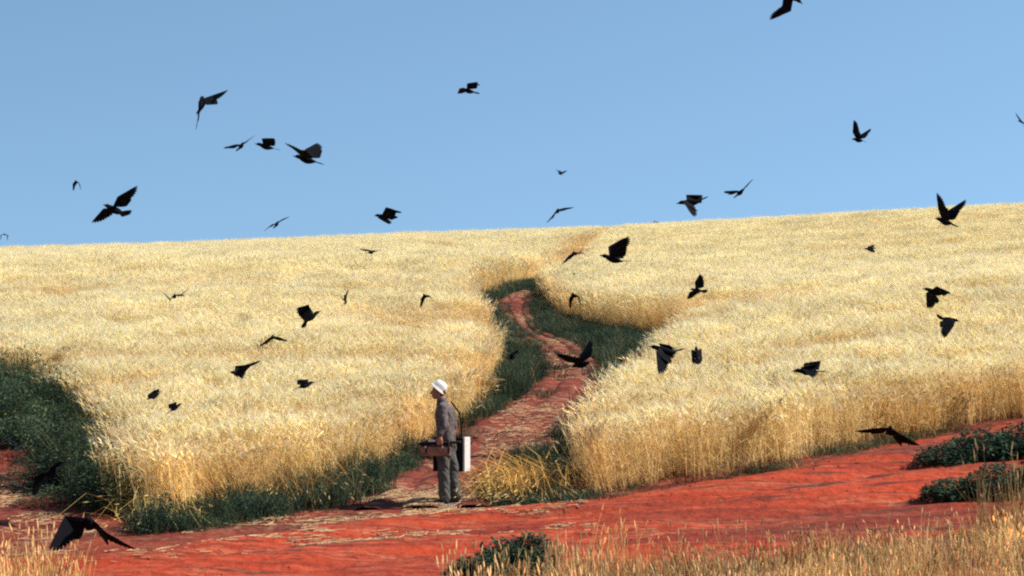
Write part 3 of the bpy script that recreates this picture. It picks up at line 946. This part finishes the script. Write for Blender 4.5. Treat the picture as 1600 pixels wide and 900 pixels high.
# picture position, distance, yaw, pitch, roll, tail angle, left wing (5), right wing (5)
CROWS = {
    'c01': ('crow high in the sky, diving with one wing dropped straight down', 0.35, [1237.342, -6.823, 29.411, 0.658, -0.447, -0.718, 0.183, -0.545, 0.454, 0.058, -0.345, 0.264, -0.345, 0.362, 0.353, -0.526, 0.114]),
    'c02': ('broad-bodied crow in the sky gliding alone with both wings drooping', 0.35, [314.868, 162.086, 29.912, 1.575, 0.547, -0.747, -0.075, -0.722, 0.547, -0.595, -0.18, 0.023, -0.616, 0.487, -0.174, -0.454, 0.054]),
    'c03': ('thin edge-on crow in the sky gliding just ahead of the plump crow with closed wings', 0.15, [376.144, 228.73, 51.943, -0.992, 0.353, 0.322, -0.092, 0.212, 0.366, 0.284, -0.229, 0.0, 0.135, 0.381, 0.114, -0.215, 0.0]),
    'c04': ('plump crow in the sky with wings closed over its back, between two other crows', 0.06, [416.685, 229.514, 40.077, -3.087, 0.228, -0.009, -0.044, 0.613, 0.211, 0.01, -0.519, 0.0, 0.574, 0.286, 0.082, -0.644, 0.0]),
    'c05': ('crow in the sky flapping with fingered feathers raised, tail stretched behind it', 0.08, [480.604, 249.905, 29.825, 2.792, 0.229, -0.073, -0.081, 0.53, 0.379, 0.342, 0.114, 0.047, 0.579, 0.426, 0.325, -0.064, 0.108]),
    'c06': ('tiny crow in the sky with wings arched down, above the soaring crow', 0.2, [119.596, 284.266, 94.041, -1.72, 0.189, 0.102, 0.0, -0.855, 0.354, -1.329, -0.175, 0.092, -0.907, 0.394, -1.526, -0.072, 0.212]),
    'c07': ('large crow soaring in the sky with wings spread flat and fanned tail', 0.5, [181.355, 328.784, 29.678, -2.291, 0.301, 0.487, 0.155, 0.26, 0.325, 0.546, -0.581, -0.174, 0.497, -0.076, -0.176, -0.083, -0.083]),
    'c08': ('small crow gliding flat just above the skyline of the wheat', 0.25, [431.937, 350.751, 63.282, 1.369, 0.387, -0.414, -0.122, 0.017, 0.373, -0.221, -0.247, 0.0, 0.104, 0.364, 0.012, -0.238, 0.0]),
    'c09': ('crow twisting in the sky just above the crest, one wing folded over', 0.4, [601.729, 338.906, 40.203, -2.645, 0.069, 0.342, 0.0, 0.536, -0.108, -0.699, -0.861, 0.553, 0.13, -0.107, -0.473, -1.172, 0.692]),
    'c10': ('small crow alone in the upper sky flapping, seen from the side', 0.08, [733.053, 142.338, 45.75, -2.652, 0.16, 0.155, -0.05, 0.461, 0.436, -0.209, -0.415, 0.0, 0.308, 0.393, -0.097, -0.322, 0.0]),
    'c11': ('tiniest crow in the sky, a speck above the thin glider with bent wings', 0.2, [875.958, 271.78, 114.433, -2.393, 0.089, -0.117, 0.049, 0.519, 0.217, 0.37, -0.287, 0.0, 0.681, 0.139, 0.232, -0.266, 0.0]),
    'c12': ('thin crow gliding with bent wings in the sky just above the crest and path', 0.15, [870.999, 330.341, 59.048, -1.435, 0.223, 0.446, 0.0, -0.271, 0.392, -0.278, -0.316, 0.075, -0.486, 0.423, -0.399, -0.313, 0.174]),
    'c13': ('crow in the sky braking with one broad wing hanging down, tail level', 0.12, [1081.077, 316.16, 31.374, 2.974, -0.108, -0.27, 0.33, 0.207, 0.229, -0.703, -0.436, 0.814, 0.271, 0.057, -0.618, -0.336, 0.353]),
    'c14': ('slender crow gliding in the sky beside the crow with the hanging wing', 0.15, [1155.646, 301.608, 49.551, -1.099, 0.339, 0.307, -0.148, 0.282, 0.423, 0.406, -0.051, 0.0, 0.181, 0.473, 0.272, -0.052, 0.0]),
    'c15': ('crow high in the sky with both wings raised in a narrow V', 0.12, [1341.863, 219.154, 51.889, 2.264, 0.144, 0.189, -0.194, 0.813, 0.291, 1.251, -0.066, -0.009, 0.823, 0.312, 0.916, -0.435, -0.093]),
    'c16': ('crow in the clear sky with only a raised wing tip in view', 0.2, [1604.002, 195.899, 61.6, -1.599, 0.021, -0.025, 0.0, 0.501, 0.366, 1.006, -0.245, 0.0, 0.529, 0.358, 0.984, -0.237, 0.0]),
    'c17': ('crow crossing the skyline with both wings raised in a wide V', 0.12, [1478.071, 346.855, 33.011, 2.217, 0.229, 0.052, -0.192, 1.093, 0.263, 0.956, -0.155, 0.116, 0.975, 0.197, 0.955, -0.531, -0.127]),
    'c18': ('tiny crow low over the far wheat, under the crow with the wide V', 0.2, [1358.601, 388.76, 80.065, 2.911, -0.064, -0.341, 0.03, -0.105, -0.07, -0.25, -0.887, 0.0, -0.001, -0.043, -0.071, -0.77, 0.0]),
    'c19': ('crow over the wheat with one wing hanging and its fanned tail drooping', 0.4, [1461.711, 456.919, 34.45, -2.941, 0.254, 0.245, 0.275, 0.01, 0.067, -0.653, -0.648, 0.31, -0.077, -0.02, -0.646, -0.484, 0.714]),
    'c20': ('crow over the wheat flying with wing lowered, just under the crow with drooping tail', 0.2, [1481.16, 499.485, 37.03, -0.787, -0.127, -0.81, 0.213, -1.774, 0.675, -1.575, -0.002, 0.062, -1.346, 0.851, -1.44, 0.145, 0.027]),
    'c21': ('crow over the far end of the path with one big fingered wing raised', 0.1, [959.585, 405.402, 31.44, -2.925, 0.238, -0.054, 0.163, 0.933, 0.306, 0.974, -0.591, -0.092, 0.853, 0.122, 1.243, -0.82, -0.04]),
    'c22': ('thin crow with arched wings gliding beside the crow with the big raised wing', 0.15, [898.599, 396.219, 60.901, 1.864, 0.128, -0.228, 0.0, -0.492, 0.377, -0.569, -0.227, 0.126, -0.302, 0.405, -0.612, -0.228, 0.055]),
    'c23': ('tiny crow speck low over the wheat beyond the bend of the path', 0.2, [896.937, 428.197, 216.305, -1.579, -0.011, 0.117, 0.0, -0.008, 0.36, -0.237, -0.261, 0.0, -0.037, 0.357, -0.284, -0.255, 0.0]),
    'c24': ('small crow with both wings arched down, beyond the shaded hollow', 0.2, [896.672, 461.569, 64.466, -1.96, 0.274, 0.266, 0.0, -0.721, 0.355, -1.486, -0.068, 0.048, -0.889, 0.304, -1.482, 0.076, 0.11]),
    'c25': ('faint thin crow skimming the wheat beside the top of the path', 0.15, [856.857, 452.635, 131.408, 1.609, -0.017, -0.423, 0.0, -0.0, 0.352, -0.149, -0.245, 0.0, 0.096, 0.362, 0.038, -0.263, 0.0]),
    'c26': ('crow over the wheat with one narrow wing raised straight up', 0.3, [1090.59, 453.849, 53.74, -2.858, 0.105, 0.628, -0.045, 0.478, 0.388, 0.164, -0.062, 0.029, 0.245, 0.397, -0.001, -0.071, 0.012]),
    'c27': ('large crow over the wheat with a broad ragged wing hanging below it', 0.12, [1039.725, 548.187, 27.532, 2.914, 0.219, -0.229, 0.485, -0.058, 0.078, -0.811, -0.341, 0.619, -0.083, 0.379, -0.94, -0.572, 0.268]),
    'c28': ('small crow with two upright stubby wings beside the crow with ragged wing', 0.2, [1089.017, 554.172, 41.083, 1.615, 0.808, -0.091, 0.0, -1.017, 0.814, -1.604, -0.191, 0.325, -0.87, 0.886, -1.79, -0.152, 0.378]),
    'c29': ('plump crow with lowered head coming down over the wheat by the road', 0.1, [1263.192, 580.666, 30.47, 2.939, -0.01, -0.124, 0.022, 0.337, 0.149, -0.422, -0.617, 0.0, 0.351, -0.015, -0.324, -0.328, 0.0]),
    'c30': ('dark crow skimming the red path beside the hollow, wings in a V', 0.3, [910.55, 569.213, 31.421, 2.383, -0.271, -0.198, -0.012, 0.542, 0.349, 0.581, -0.178, 0.0, 0.664, 0.353, 0.547, -0.147, 0.0]),
    'c31': ('tiny crow just below the crest of the wheat, banking sharply', 0.2, [579.5, 394.045, 64.625, 0.878, 0.127, 0.049, -0.025, 0.126, 0.386, 0.099, -0.207, 0.0, 0.115, 0.368, 0.077, -0.231, 0.0]),
    'c32': ('small crow over the wheat with one upright wing and one thin wing', 0.15, [539.893, 471.669, 83.287, 1.542, 0.294, -0.26, -0.156, 1.003, 0.441, 1.195, -0.49, -0.178, 1.175, 0.387, 1.003, -0.15, -0.411]),
    'c33': ('small crow with arched wings over the wheat near the bend of path', 0.2, [663.511, 462.525, 74.55, -1.807, 0.288, 0.376, 0.0, -0.64, 0.348, -1.158, -0.121, 0.092, -0.866, 0.32, -1.175, 0.045, 0.212]),
    'c34': ('thin crow gliding over the far wheat with wings slightly raised', 0.2, [272.758, 463.003, 62.051, -1.347, 0.218, 0.196, -0.097, -0.191, 0.377, 0.522, -0.161, 0.0, -0.708, 0.405, 1.018, -0.236, 0.0]),
    'c35': ('small hunched crow settling on the wheat, upper of a close pair', 0.15, [241.386, 618.618, 53.173, -2.767, -0.46, 0.066, 0.148, 0.495, 0.103, -0.501, 0.174, 0.0, 0.328, 0.227, -0.262, -0.066, 0.0]),
    'c36': ('small hunched crow settling on the wheat, lower of a close pair', 0.15, [273.062, 637.809, 55.669, 0.282, 0.553, 0.053, -0.11, 0.35, 0.399, -0.216, -0.342, 0.0, 0.244, 0.375, -0.101, -0.29, 0.0]),
    'c37': ('large crow landing over the wheat with one wing thrown back, tail fanned', 0.5, [484.988, 496.416, 37.991, 0.43, 0.534, 0.159, -0.518, 1.199, 0.189, -0.112, -0.455, 0.618, 1.074, -0.129, 0.37, -0.319, 0.268]),
    'c38': ('thin crow with shallow arched wings gliding over the wheat under the landing crow', 0.15, [425.158, 527.692, 62.719, -1.321, 0.318, 0.131, 0.0, -0.438, 0.325, -0.477, -0.11, 0.108, -0.604, 0.362, -0.511, -0.08, 0.248]),
    'c39': ('crow low over the wheat stretching one long wing out level', 0.2, [372.232, 583.856, 39.015, -2.145, 0.099, 0.274, 0.699, 0.481, -0.223, 0.15, -0.53, 0.0, 1.331, -0.635, 0.06, -0.956, 0.0]),
    'c40': ('crow with closed wings and dangling legs over the wheat behind the man', 0.08, [475.999, 602.601, 43.844, 0.284, 0.281, 0.015, -0.07, 0.323, 0.436, -0.276, -0.427, 0.0, 0.228, 0.393, -0.135, -0.327, 0.0]),
    'c41': ('biggest crow, swooping over the track above the dry grass, wings lowered', 0.4, [139.501, 818.699, 18.084, -1.456, 0.315, -0.125, 0.0, -0.669, 0.263, -0.332, -0.434, 0.116, -0.087, 0.373, -1.297, 0.217, 0.76]),
    'c42': ('dark crow coming down on the track against the green thicket', 0.2, [78.13, 737.783, 25.91, 1.065, 0.124, -0.446, -0.004, -0.09, 0.391, -0.578, -0.215, 0.0, -0.009, 0.37, -0.306, -0.235, 0.0]),
    'c43': ('dark crow with arched wings low over the track beside the thicket', 0.2, [9.016, 688.155, 69.262, 1.498, -0.024, 0.061, 0.0, -0.286, 0.375, -0.98, -0.238, 0.0, -0.347, 0.358, -0.89, -0.222, 0.0]),
    'c44': ('crow skimming along the foot of the wheat above the red road', 0.2, [1390.151, 673.954, 29.364, -1.722, 0.308, -0.173, 0.0, -0.549, 0.443, -0.229, -0.436, 0.246, -0.293, 0.368, -0.242, -0.322, 0.093]),
    'c45': ('tiny crow with arched wings just above the far crest, apart from the flock', 0.2, [7.014, 366.269, 119.517, -1.568, -0.032, -0.065, 0.0, -0.535, 0.381, -1.454, -0.218, 0.0, -0.488, 0.386, -1.483, -0.226, 0.0]),
    'c46': ('black crow sunk in the grass verge behind the man', 0.15, [800.317, 558.426, 58.405, -2.523, -0.159, 0.187, 0.013, 0.463, 0.468, -0.147, 0.061, 0.0, 0.309, 0.409, -0.061, -0.115, 0.0]),
}


def wheat_hit(px, py):
    d = np.linspace(14, 141, 500)
    X = (px - 800) / FPX * d; Z = CAMH - (py - V0) / FPX * d
    H = terrain(X, d) + 1.05
    k = np.nonzero(Z < H)[0]
    return d[k[0]] if len(k) else 1e9


for key, (label, spread, v) in CROWS.items():
    px, py, d = v[:3]
    hit = wheat_hit(px, py + 3)
    d2 = min(d, hit * .93 - .4)
    if key in ('c42',): d2 = d
    if key in ('c46',): d2 = 43.0
    s = max(.45, d2 / d)
    o = crow_mesh('crow', [v[6]] + list(v[7:17]) + [spread])
    o.location = W(px, py, d2)
    o.rotation_mode = 'XYZ'
    cy, sy, cp, sp, cr, sr = math.cos(v[3]), math.sin(v[3]), math.cos(v[4]), math.sin(v[4]), math.cos(v[5]), math.sin(v[5])
    Rz = Matrix(((cy, -sy, 0), (sy, cy, 0), (0, 0, 1))); Ry = Matrix(((cp, 0, -sp), (0, 1, 0), (sp, 0, cp))); Rx = Matrix(((1, 0, 0), (0, cr, -sr), (0, sr, cr)))
    o.rotation_euler = (Rz @ Ry @ Rx).to_euler('XYZ')
    o.scale = (s, s, s)
    tag(o, label, 'crow', 'crows flying over the wheat')

# ------------------------------------------------------------------ the man with his painting things
def capsule(V, Fc, a, b, ra, rb, n=14):
    a = np.asarray(a, float); b = np.asarray(b, float); d = b - a; L = np.linalg.norm(d)
    d = d / L if L > 1e-6 else np.array([0, 0, 1.])
    u = unit(np.cross(d, [.31, .87, .2])); w = np.cross(d, u)
    rings = []
    for t in np.linspace(-math.pi / 2 + .2, 0, 4): rings.append((a + d * ra * math.sin(t), ra * math.cos(t)))
    for t in np.linspace(0, math.pi / 2 - .2, 4): rings.append((b + d * rb * math.sin(t), rb * math.cos(t)))
    k = len(V)
    for c, r in rings:
        for j in range(n):
            q = 2 * math.pi * j / n; V.append(c + r * (u * math.cos(q) + w * math.sin(q)))
    for i in range(len(rings) - 1):
        for j in range(n):
            Fc.append((k + i * n + j, k + i * n + (j + 1) % n, k + (i + 1) * n + (j + 1) % n, k + (i + 1) * n + j))
    Fc.append(tuple(k + j for j in range(n))[::-1]); Fc.append(tuple(k + (len(rings) - 1) * n + j for j in range(n)))


def ellipsoid(V, Fc, c, r, n=18, m=12):
    k = len(V); c = np.asarray(c, float)
    for i in range(1, m):
        th = math.pi * i / m
        for j in range(n):
            q = 2 * math.pi * j / n
            V.append(c + np.array([r[0] * math.sin(th) * math.cos(q), r[1] * math.sin(th) * math.sin(q), r[2] * math.cos(th)]))
    V.append(c + np.array([0, 0, r[2]])); V.append(c - np.array([0, 0, r[2]]))
    for i in range(m - 2):
        for j in range(n):
            Fc.append((k + i * n + j, k + (i + 1) * n + j, k + (i + 1) * n + (j + 1) % n, k + i * n + (j + 1) % n))
    t = k + (m - 1) * n
    for j in range(n):
        Fc.append((t, k + j, k + (j + 1) % n)); Fc.append((t + 1, k + (m - 2) * n + (j + 1) % n, k + (m - 2) * n + j))


def sculpt(name, build, voxel, smooth, mat, parent, folds=0., fscale=(9, 9, 5)):
    """overlapping masses fused into one continuous surface"""
    V, Fc = [], []
    build(V, Fc)
    tmp = mesh_obj(name + '_tmp', V, Fc)
    r = tmp.modifiers.new('r', 'REMESH'); r.mode = 'VOXEL'; r.voxel_size = voxel
    s = tmp.modifiers.new('s', 'SMOOTH'); s.factor = .5; s.iterations = smooth
    bpy.context.view_layer.update()
    me = bpy.data.meshes.new_from_object(tmp.evaluated_get(bpy.context.evaluated_depsgraph_get()))
    bpy.data.objects.remove(tmp)
    me.name = name
    if folds:
        n = len(me.vertices); co = np.empty(n * 3); no = np.empty(n * 3)
        me.vertices.foreach_get('co', co); me.vertices.foreach_get('normal', no)
        co = co.reshape(-1, 3); no = no.reshape(-1, 3)
        q = fbm(co[:, 0] * fscale[0] + co[:, 2] * fscale[2] * .8, co[:, 1] * fscale[1] + co[:, 2] * fscale[2], 3)
        co = co + no * (folds * q)[:, None]
        me.vertices.foreach_set('co', co.ravel())
    me.materials.clear(); me.materials.append(mat)
    me.polygons.foreach_set('use_smooth', [True] * len(me.polygons))
    o = bpy.data.objects.new(name, me); C.objects.link(o); o.parent = parent
    return o


M['skin'] = simple_mat('skin', (.36, .17, .10), .55)
M['hair'] = simple_mat('hair', (.02, .017, .015), .6)
M['jacket'] = simple_mat('grey_brown_wool', (.115, .094, .086), .95, .45, 30, .4)
M['trousers'] = simple_mat('grey_cotton', (.085, .085, .075), .95, .25, 25, .4)
M['hat'] = simple_mat('white_cotton', (.70, .68, .61), .9, .05, 20, .2)
M['shoe'] = simple_mat('dark_leather', (.03, .024, .02), .5, .3, 20)
M['sole'] = simple_mat('pale_sole', (.62, .58, .50), .8, .15, 20)
M['boxwood'] = simple_mat('brown_box_wood', (.27, .145, .08), .7, .35, 14, .2)
M['blackboard'] = simple_mat('black_cloth', (.012, .012, .014), .85, .3, 30, .2)
M['white'] = simple_mat('white_canvas', (.70, .67, .60), .85, .06, 20, .2)
M['easel'] = simple_mat('dark_easel_wood', (.03, .02, .016), .6, .3, 20)

MX, MY = -.86, 28.2
for _k in range(30):
    if V0 + (CAMH - surf(MX, MY) + .012) / MY * FPX > 791: break
    MY -= .06
MZ = max(surf(MX + dx, MY + dy) for dx in (-.1, 0, .1) for dy in (-.12, 0, .12)) - .012
man = empty('person', (MX, MY, MZ), R(-4))
tag(man, 'man in white brimmed hat, grey jacket and grey trousers standing on the path', 'person')

HL = np.array([-.09, -.265, .865])   # left hand on the easel bundle
HR = np.array([.03, .245, .93])      # right hand on the folder's handle


def fist(V, Fc, h, side):
    """a closed hand round a bar that runs along x; side -1: back of the hand towards -y"""
    s = side
    ellipsoid(V, Fc, h + [0, s * .034, .038], (.044, .017, .044))
    capsule(V, Fc, h + [.01, s * .02, .10], h + [.0, s * .03, .05], .026, .028)
    for k, (x, L) in enumerate(((-.033, .95), (-.011, 1.05), (.011, 1.0), (.032, .82))):
        a = h + [x, s * .040, .020]; b = h + [x, s * .042, -.012 * L]; c = h + [x, s * .014, -.040 * L]; d = h + [x, -s * .022, -.034 * L]; e = h + [x, -s * .036, -.008]
        capsule(V, Fc, a, b, .0098, .0092, 8); capsule(V, Fc, b, c, .0092, .0086, 8); capsule(V, Fc, c, d, .0086, .008, 8); capsule(V, Fc, d, e, .008, .007, 8)
    a = h + [-.030, s * .020, .058]; b = h + [-.056, -s * .008, .036]; c = h + [-.058, -s * .034, .012]
    capsule(V, Fc, a, b, .0125, .011, 8); capsule(V, Fc, b, c, .011, .009, 8)


def body_build(V, Fc):
    ellipsoid(V, Fc, (-.125, 0, 1.585), (.093, .074, .098))
    ellipsoid(V, Fc, (-.175, 0, 1.525), (.058, .056, .082))
    ellipsoid(V, Fc, (-.190, 0, 1.47), (.034, .040, .030))
    capsule(V, Fc, (-.226, 0, 1.552), (-.250, 0, 1.518), .009, .014, 8)
    ellipsoid(V, Fc, (-.215, 0, 1.563), (.018, .046, .012))
    ellipsoid(V, Fc, (-.228, 0, 1.487), (.010, .022, .008))
    for s in (-1, 1):
        ellipsoid(V, Fc, (-.125, s * .076, 1.545), (.020, .010, .032))
        ellipsoid(V, Fc, (-.200, s * .034, 1.530), (.022, .020, .022))
        capsule(V, Fc, (-.08, s * .16, 1.335), (-.03, s * .225, 1.10), .045, .038)
    capsule(V, Fc, (-.120, 0, 1.50), (-.085, 0, 1.36), .054, .062)
    capsule(V, Fc, (-.065, 0, 1.30), (-.035, 0, .98), .115, .115)
    capsule(V, Fc, (-.06, -.12, 1.30), (-.06, .12, 1.30), .07, .07)
    capsule(V, Fc, (-.03, -.225, 1.10), HL + [.01, -.02, .12], .036, .027)
    capsule(V, Fc, (-.03, .225, 1.10), HR + [.01, .02, .12], .036, .027)
    for s, kx, ax in ((-1, -.06, -.045), (1, .035, .085)):
        capsule(V, Fc, (-.035, s * .085, .93), (kx, s * .10, .47), .08, .05)
        capsule(V, Fc, (kx, s * .10, .47), (ax, s * .11, .09), .05, .036)
        capsule(V, Fc, (ax, s * .11, .07), (ax - .11, s * .115 - .02, .04), .034, .03)
    fist(V, Fc, HL, -1); fist(V, Fc, HR, 1)


sculpt('body', body_build, .0075, 2, M['skin'], man)


def jacket_build(V, Fc):
    capsule(V, Fc, (-.055, -.085, 1.27), (-.035, -.085, 1.02), .125, .118)
    capsule(V, Fc, (-.055, .085, 1.27), (-.035, .085, 1.02), .125, .118)
    capsule(V, Fc, (-.01, -.05, 1.25), (-.005, .05, 1.10), .11, .11)
    capsule(V, Fc, (-.035, -.075, 1.0), (-.04, -.075, .90), .125, .128)
    capsule(V, Fc, (-.035, .075, 1.0), (-.04, .075, .90), .125, .128)
    capsule(V, Fc, (-.07, -.15, 1.335), (-.07, .15, 1.335), .062, .062)
    capsule(V, Fc, (-.085, -.03, 1.41), (-.085, .03, 1.41), .052, .052)
    for s, h in ((-1, HL + [.01, -.024, .13]), (1, HR + [.01, .024, .13])):
        capsule(V, Fc, (-.075, s * .185, 1.325), (-.02, s * .245, 1.10), .068, .057)
        capsule(V, Fc, (-.02, s * .245, 1.10), h, .056, .043)
        ellipsoid(V, Fc, (-.02, s * .245, 1.10), (.06, .055, .055))


jk = sculpt('jacket', jacket_build, .009, 3, M['jacket'], man, .022)
# coat tail and collar
def lathe_part(name, prof, c, tilt, mat, parent, n=40, wob=0.):
    V, Fc = [], []
    m = len(prof)
    for i, (r, z) in enumerate(prof):
        for j in range(n):
            q = 2 * math.pi * j / n
            rr = r * (1 + wob * math.sin(3 * q + 1) + wob * .6 * math.sin(5 * q)); p = np.array([rr * math.cos(q) * 1.06, rr * math.sin(q) * .94, z + wob * .03 * math.sin(2 * q)])
            V.append(np.array([p[0] * math.cos(tilt) + p[2] * math.sin(tilt), p[1], -p[0] * math.sin(tilt) + p[2] * math.cos(tilt)]) + c)
    for i in range(m - 1):
        for j in range(n):
            Fc.append((i * n + j, (i + 1) * n + j, (i + 1) * n + (j + 1) % n, i * n + (j + 1) % n))
    Fc.append(tuple(range(n))); Fc.append(tuple((m - 1) * n + j for j in range(n))[::-1])
    return mesh_obj(name, V, Fc, mat, parent, smooth=True)


lathe_part('collar', [(.050, .045), (.060, .05), (.075, .0), (.085, -.03), (.078, -.035), (.06, .0), (.046, .04)], np.array([-.092, 0, 1.405]), R(-12), M['jacket'], man, 28, .02)


def trousers_build(V, Fc):
    capsule(V, Fc, (-.035, -.06, .96), (-.035, .06, .96), .115, .115)
    for s, kx, ax in ((-1, -.065, -.045), (1, .035, .085)):
        capsule(V, Fc, (-.035, s * .085, .90), (kx, s * .10, .48), .115, .080)
        capsule(V, Fc, (kx, s * .10, .48), (ax, s * .11, .125), .080, .072)
        capsule(V, Fc, (ax, s * .11, .125), (ax, s * .11, .11), .074, .072)


sculpt('trousers', trousers_build, .009, 3, M['trousers'], man, .03, (12, 12, 9))

# hair under the hat, and the hat tilted back
def hair_build(V, Fc):
    ellipsoid(V, Fc, (-.115, 0, 1.570), (.076, .076, .070))
    ellipsoid(V, Fc, (-.088, 0, 1.525), (.044, .062, .048))
    for s in (-1, 1): capsule(V, Fc, (-.135, s * .068, 1.575), (-.150, s * .066, 1.53), .014, .009, 8)


sculpt('hair', hair_build, .008, 1, M['hair'], man, .012, (40, 40, 40))
hat = lathe_part('hat', [(.004, .112), (.040, .110), (.070, .098), (.087, .070), (.095, .028), (.099, .008), (.122, -.014), (.124, -.018), (.120, -.019), (.095, .002), (.088, .03), (.066, .085), (.004, .099)],
                 np.array([-.138, 0, 1.588]), R(39), M['hat'], man, 44, .035)
for _v in hat.data.vertices:
    _c = _v.co; _q = .010 * float(fbm(_c.x * 16 + _c.z * 9, _c.y * 16 + _c.z * 7, 3)); _v.co = Vector((-.138, 0, 1.60)) + (_c - Vector((-.138, 0, 1.60))) * (.97 + _q * 4)

for s, ax in ((-1, -.045), (1, .085)):
    def shoe_build(V, Fc, s=s, ax=ax):
        capsule(V, Fc, (ax + .01, s * .11, .085), (ax + .01, s * .11, .05), .05, .052)
        capsule(V, Fc, (ax, s * .11, .052), (ax - .12, s * .115 - .035, .042), .048, .040)
        ellipsoid(V, Fc, (ax - .135, s * .115 - .04, .042), (.055, .045, .032))
    sh = sculpt('shoe', shoe_build, .008, 2, M['shoe'], man)

    def sole_build(V, Fc, s=s, ax=ax):
        for t in np.linspace(0, 1, 9):
            ellipsoid(V, Fc, (ax + .025 - .175 * t, s * .11 + (s * .005 - .042) * t, .020), (.05, .046 + .006 * math.sin(t * 6), .019), 14, 8)
    sculpt('sole', sole_build, .007, 1, M['sole'], sh)


def box_mesh(name, c, size, mat, parent, bev=.006, rz=0.0):
    bm = bmesh.new(); bmesh.ops.create_cube(bm, size=1)
    bmesh.ops.scale(bm, vec=size, verts=bm.verts)
    bmesh.ops.bevel(bm, geom=bm.edges[:], offset=bev, segments=2, affect='EDGES')
    bmesh.ops.rotate(bm, cent=(0, 0, 0), matrix=Matrix.Rotation(rz, 3, 'Z'), verts=bm.verts)
    bmesh.ops.translate(bm, vec=c, verts=bm.verts)
    me = bpy.data.meshes.new(name); bm.to_mesh(me); bm.free(); me.materials.append(mat)
    o = bpy.data.objects.new(name, me); C.objects.link(o); o.parent = parent
    return o


def rod(name, a, b, r, mat, parent, r2=None):
    V, Fc = [], []; capsule(V, Fc, a, b, r, r2 or r, 12)
    return mesh_obj(name, V, Fc, mat, parent, smooth=True)


# paint box with the folded easel strapped on top, carried in the left hand
pb = empty('paint_box', (MX, MY, MZ), R(-4))
tag(pb, 'flat brown wooden paint box with a folded black easel, in the man\'s near hand', 'paint box')
box_mesh('case', (-.155, -.27, .76), (.40, .10, .13), M['boxwood'], pb)
box_mesh('lid', (-.155, -.27, .829), (.404, .104, .014), M['easel'], pb, .003)
for x in (-.28, -.05):
    box_mesh('clasp', (x, -.3225, .815), (.022, .008, .03), M['white'], pb, .002)
rod('easel_leg', (-.375, -.265, .850), (.19, -.265, .872), .015, M['easel'], pb, .013)
rod('easel_leg', (-.36, -.245, .865), (.18, -.245, .885), .013, M['easel'], pb, .012)
rod('easel_leg', (-.35, -.285, .865), (.18, -.285, .885), .013, M['easel'], pb, .012)
for x in (-.27, .03):
    V, Fc = [], []
    for j in range(16):
        q = 2 * math.pi * j / 16
        for dx, rr in ((-.012, .0), (.012, .0)):
            V.append(np.array([x + dx, -.265 + .058 * math.cos(q) , .79 + .115 * math.sin(q)]))
    for j in range(16):
        k = (j + 1) % 16; Fc.append((2 * j, 2 * j + 1, 2 * k + 1, 2 * k))
    mesh_obj('strap', V, Fc, M['easel'], pb, smooth=True).modifiers.new('t', 'SOLIDIFY').thickness = .004
roll = rod('paint_roll', (-.235, -.275, .893), (-.165, -.275, .897), .017, M['white'], pb)

# black canvas folder with a white edge in the right hand
pf = empty('canvas_folder', (MX, MY, MZ), R(-4))
tag(pf, 'flat black canvas folder with broad white edge, held on the man\'s far side', 'folder')
box_mesh('panel', (-.02, .245, .665), (.44, .045, .46), M['blackboard'], pf, .004)
box_mesh('edge_board', (.222, .24, .672), (.034, .11, .47), M['white'], pf, .004, R(-42))
rod('handle', (-.04, .245, .925), (.10, .245, .925), .011, M['easel'], pf)
for x in (-.04, .10):
    rod('handle_post', (x, .245, .89), (x, .245, .925), .010, M['easel'], pf)
V, Fc = [], []
sp = [np.array([.15, .245, .90]), np.array([.155, .19, 1.08]), np.array([.13, .14, 1.25]), np.array([.02, .12, 1.395])]
for a, b in zip(sp[:-1], sp[1:]): capsule(V, Fc, a, b, .011, .011, 8)
mesh_obj('shoulder_strap', V, Fc, M['blackboard'], pf, smooth=True)
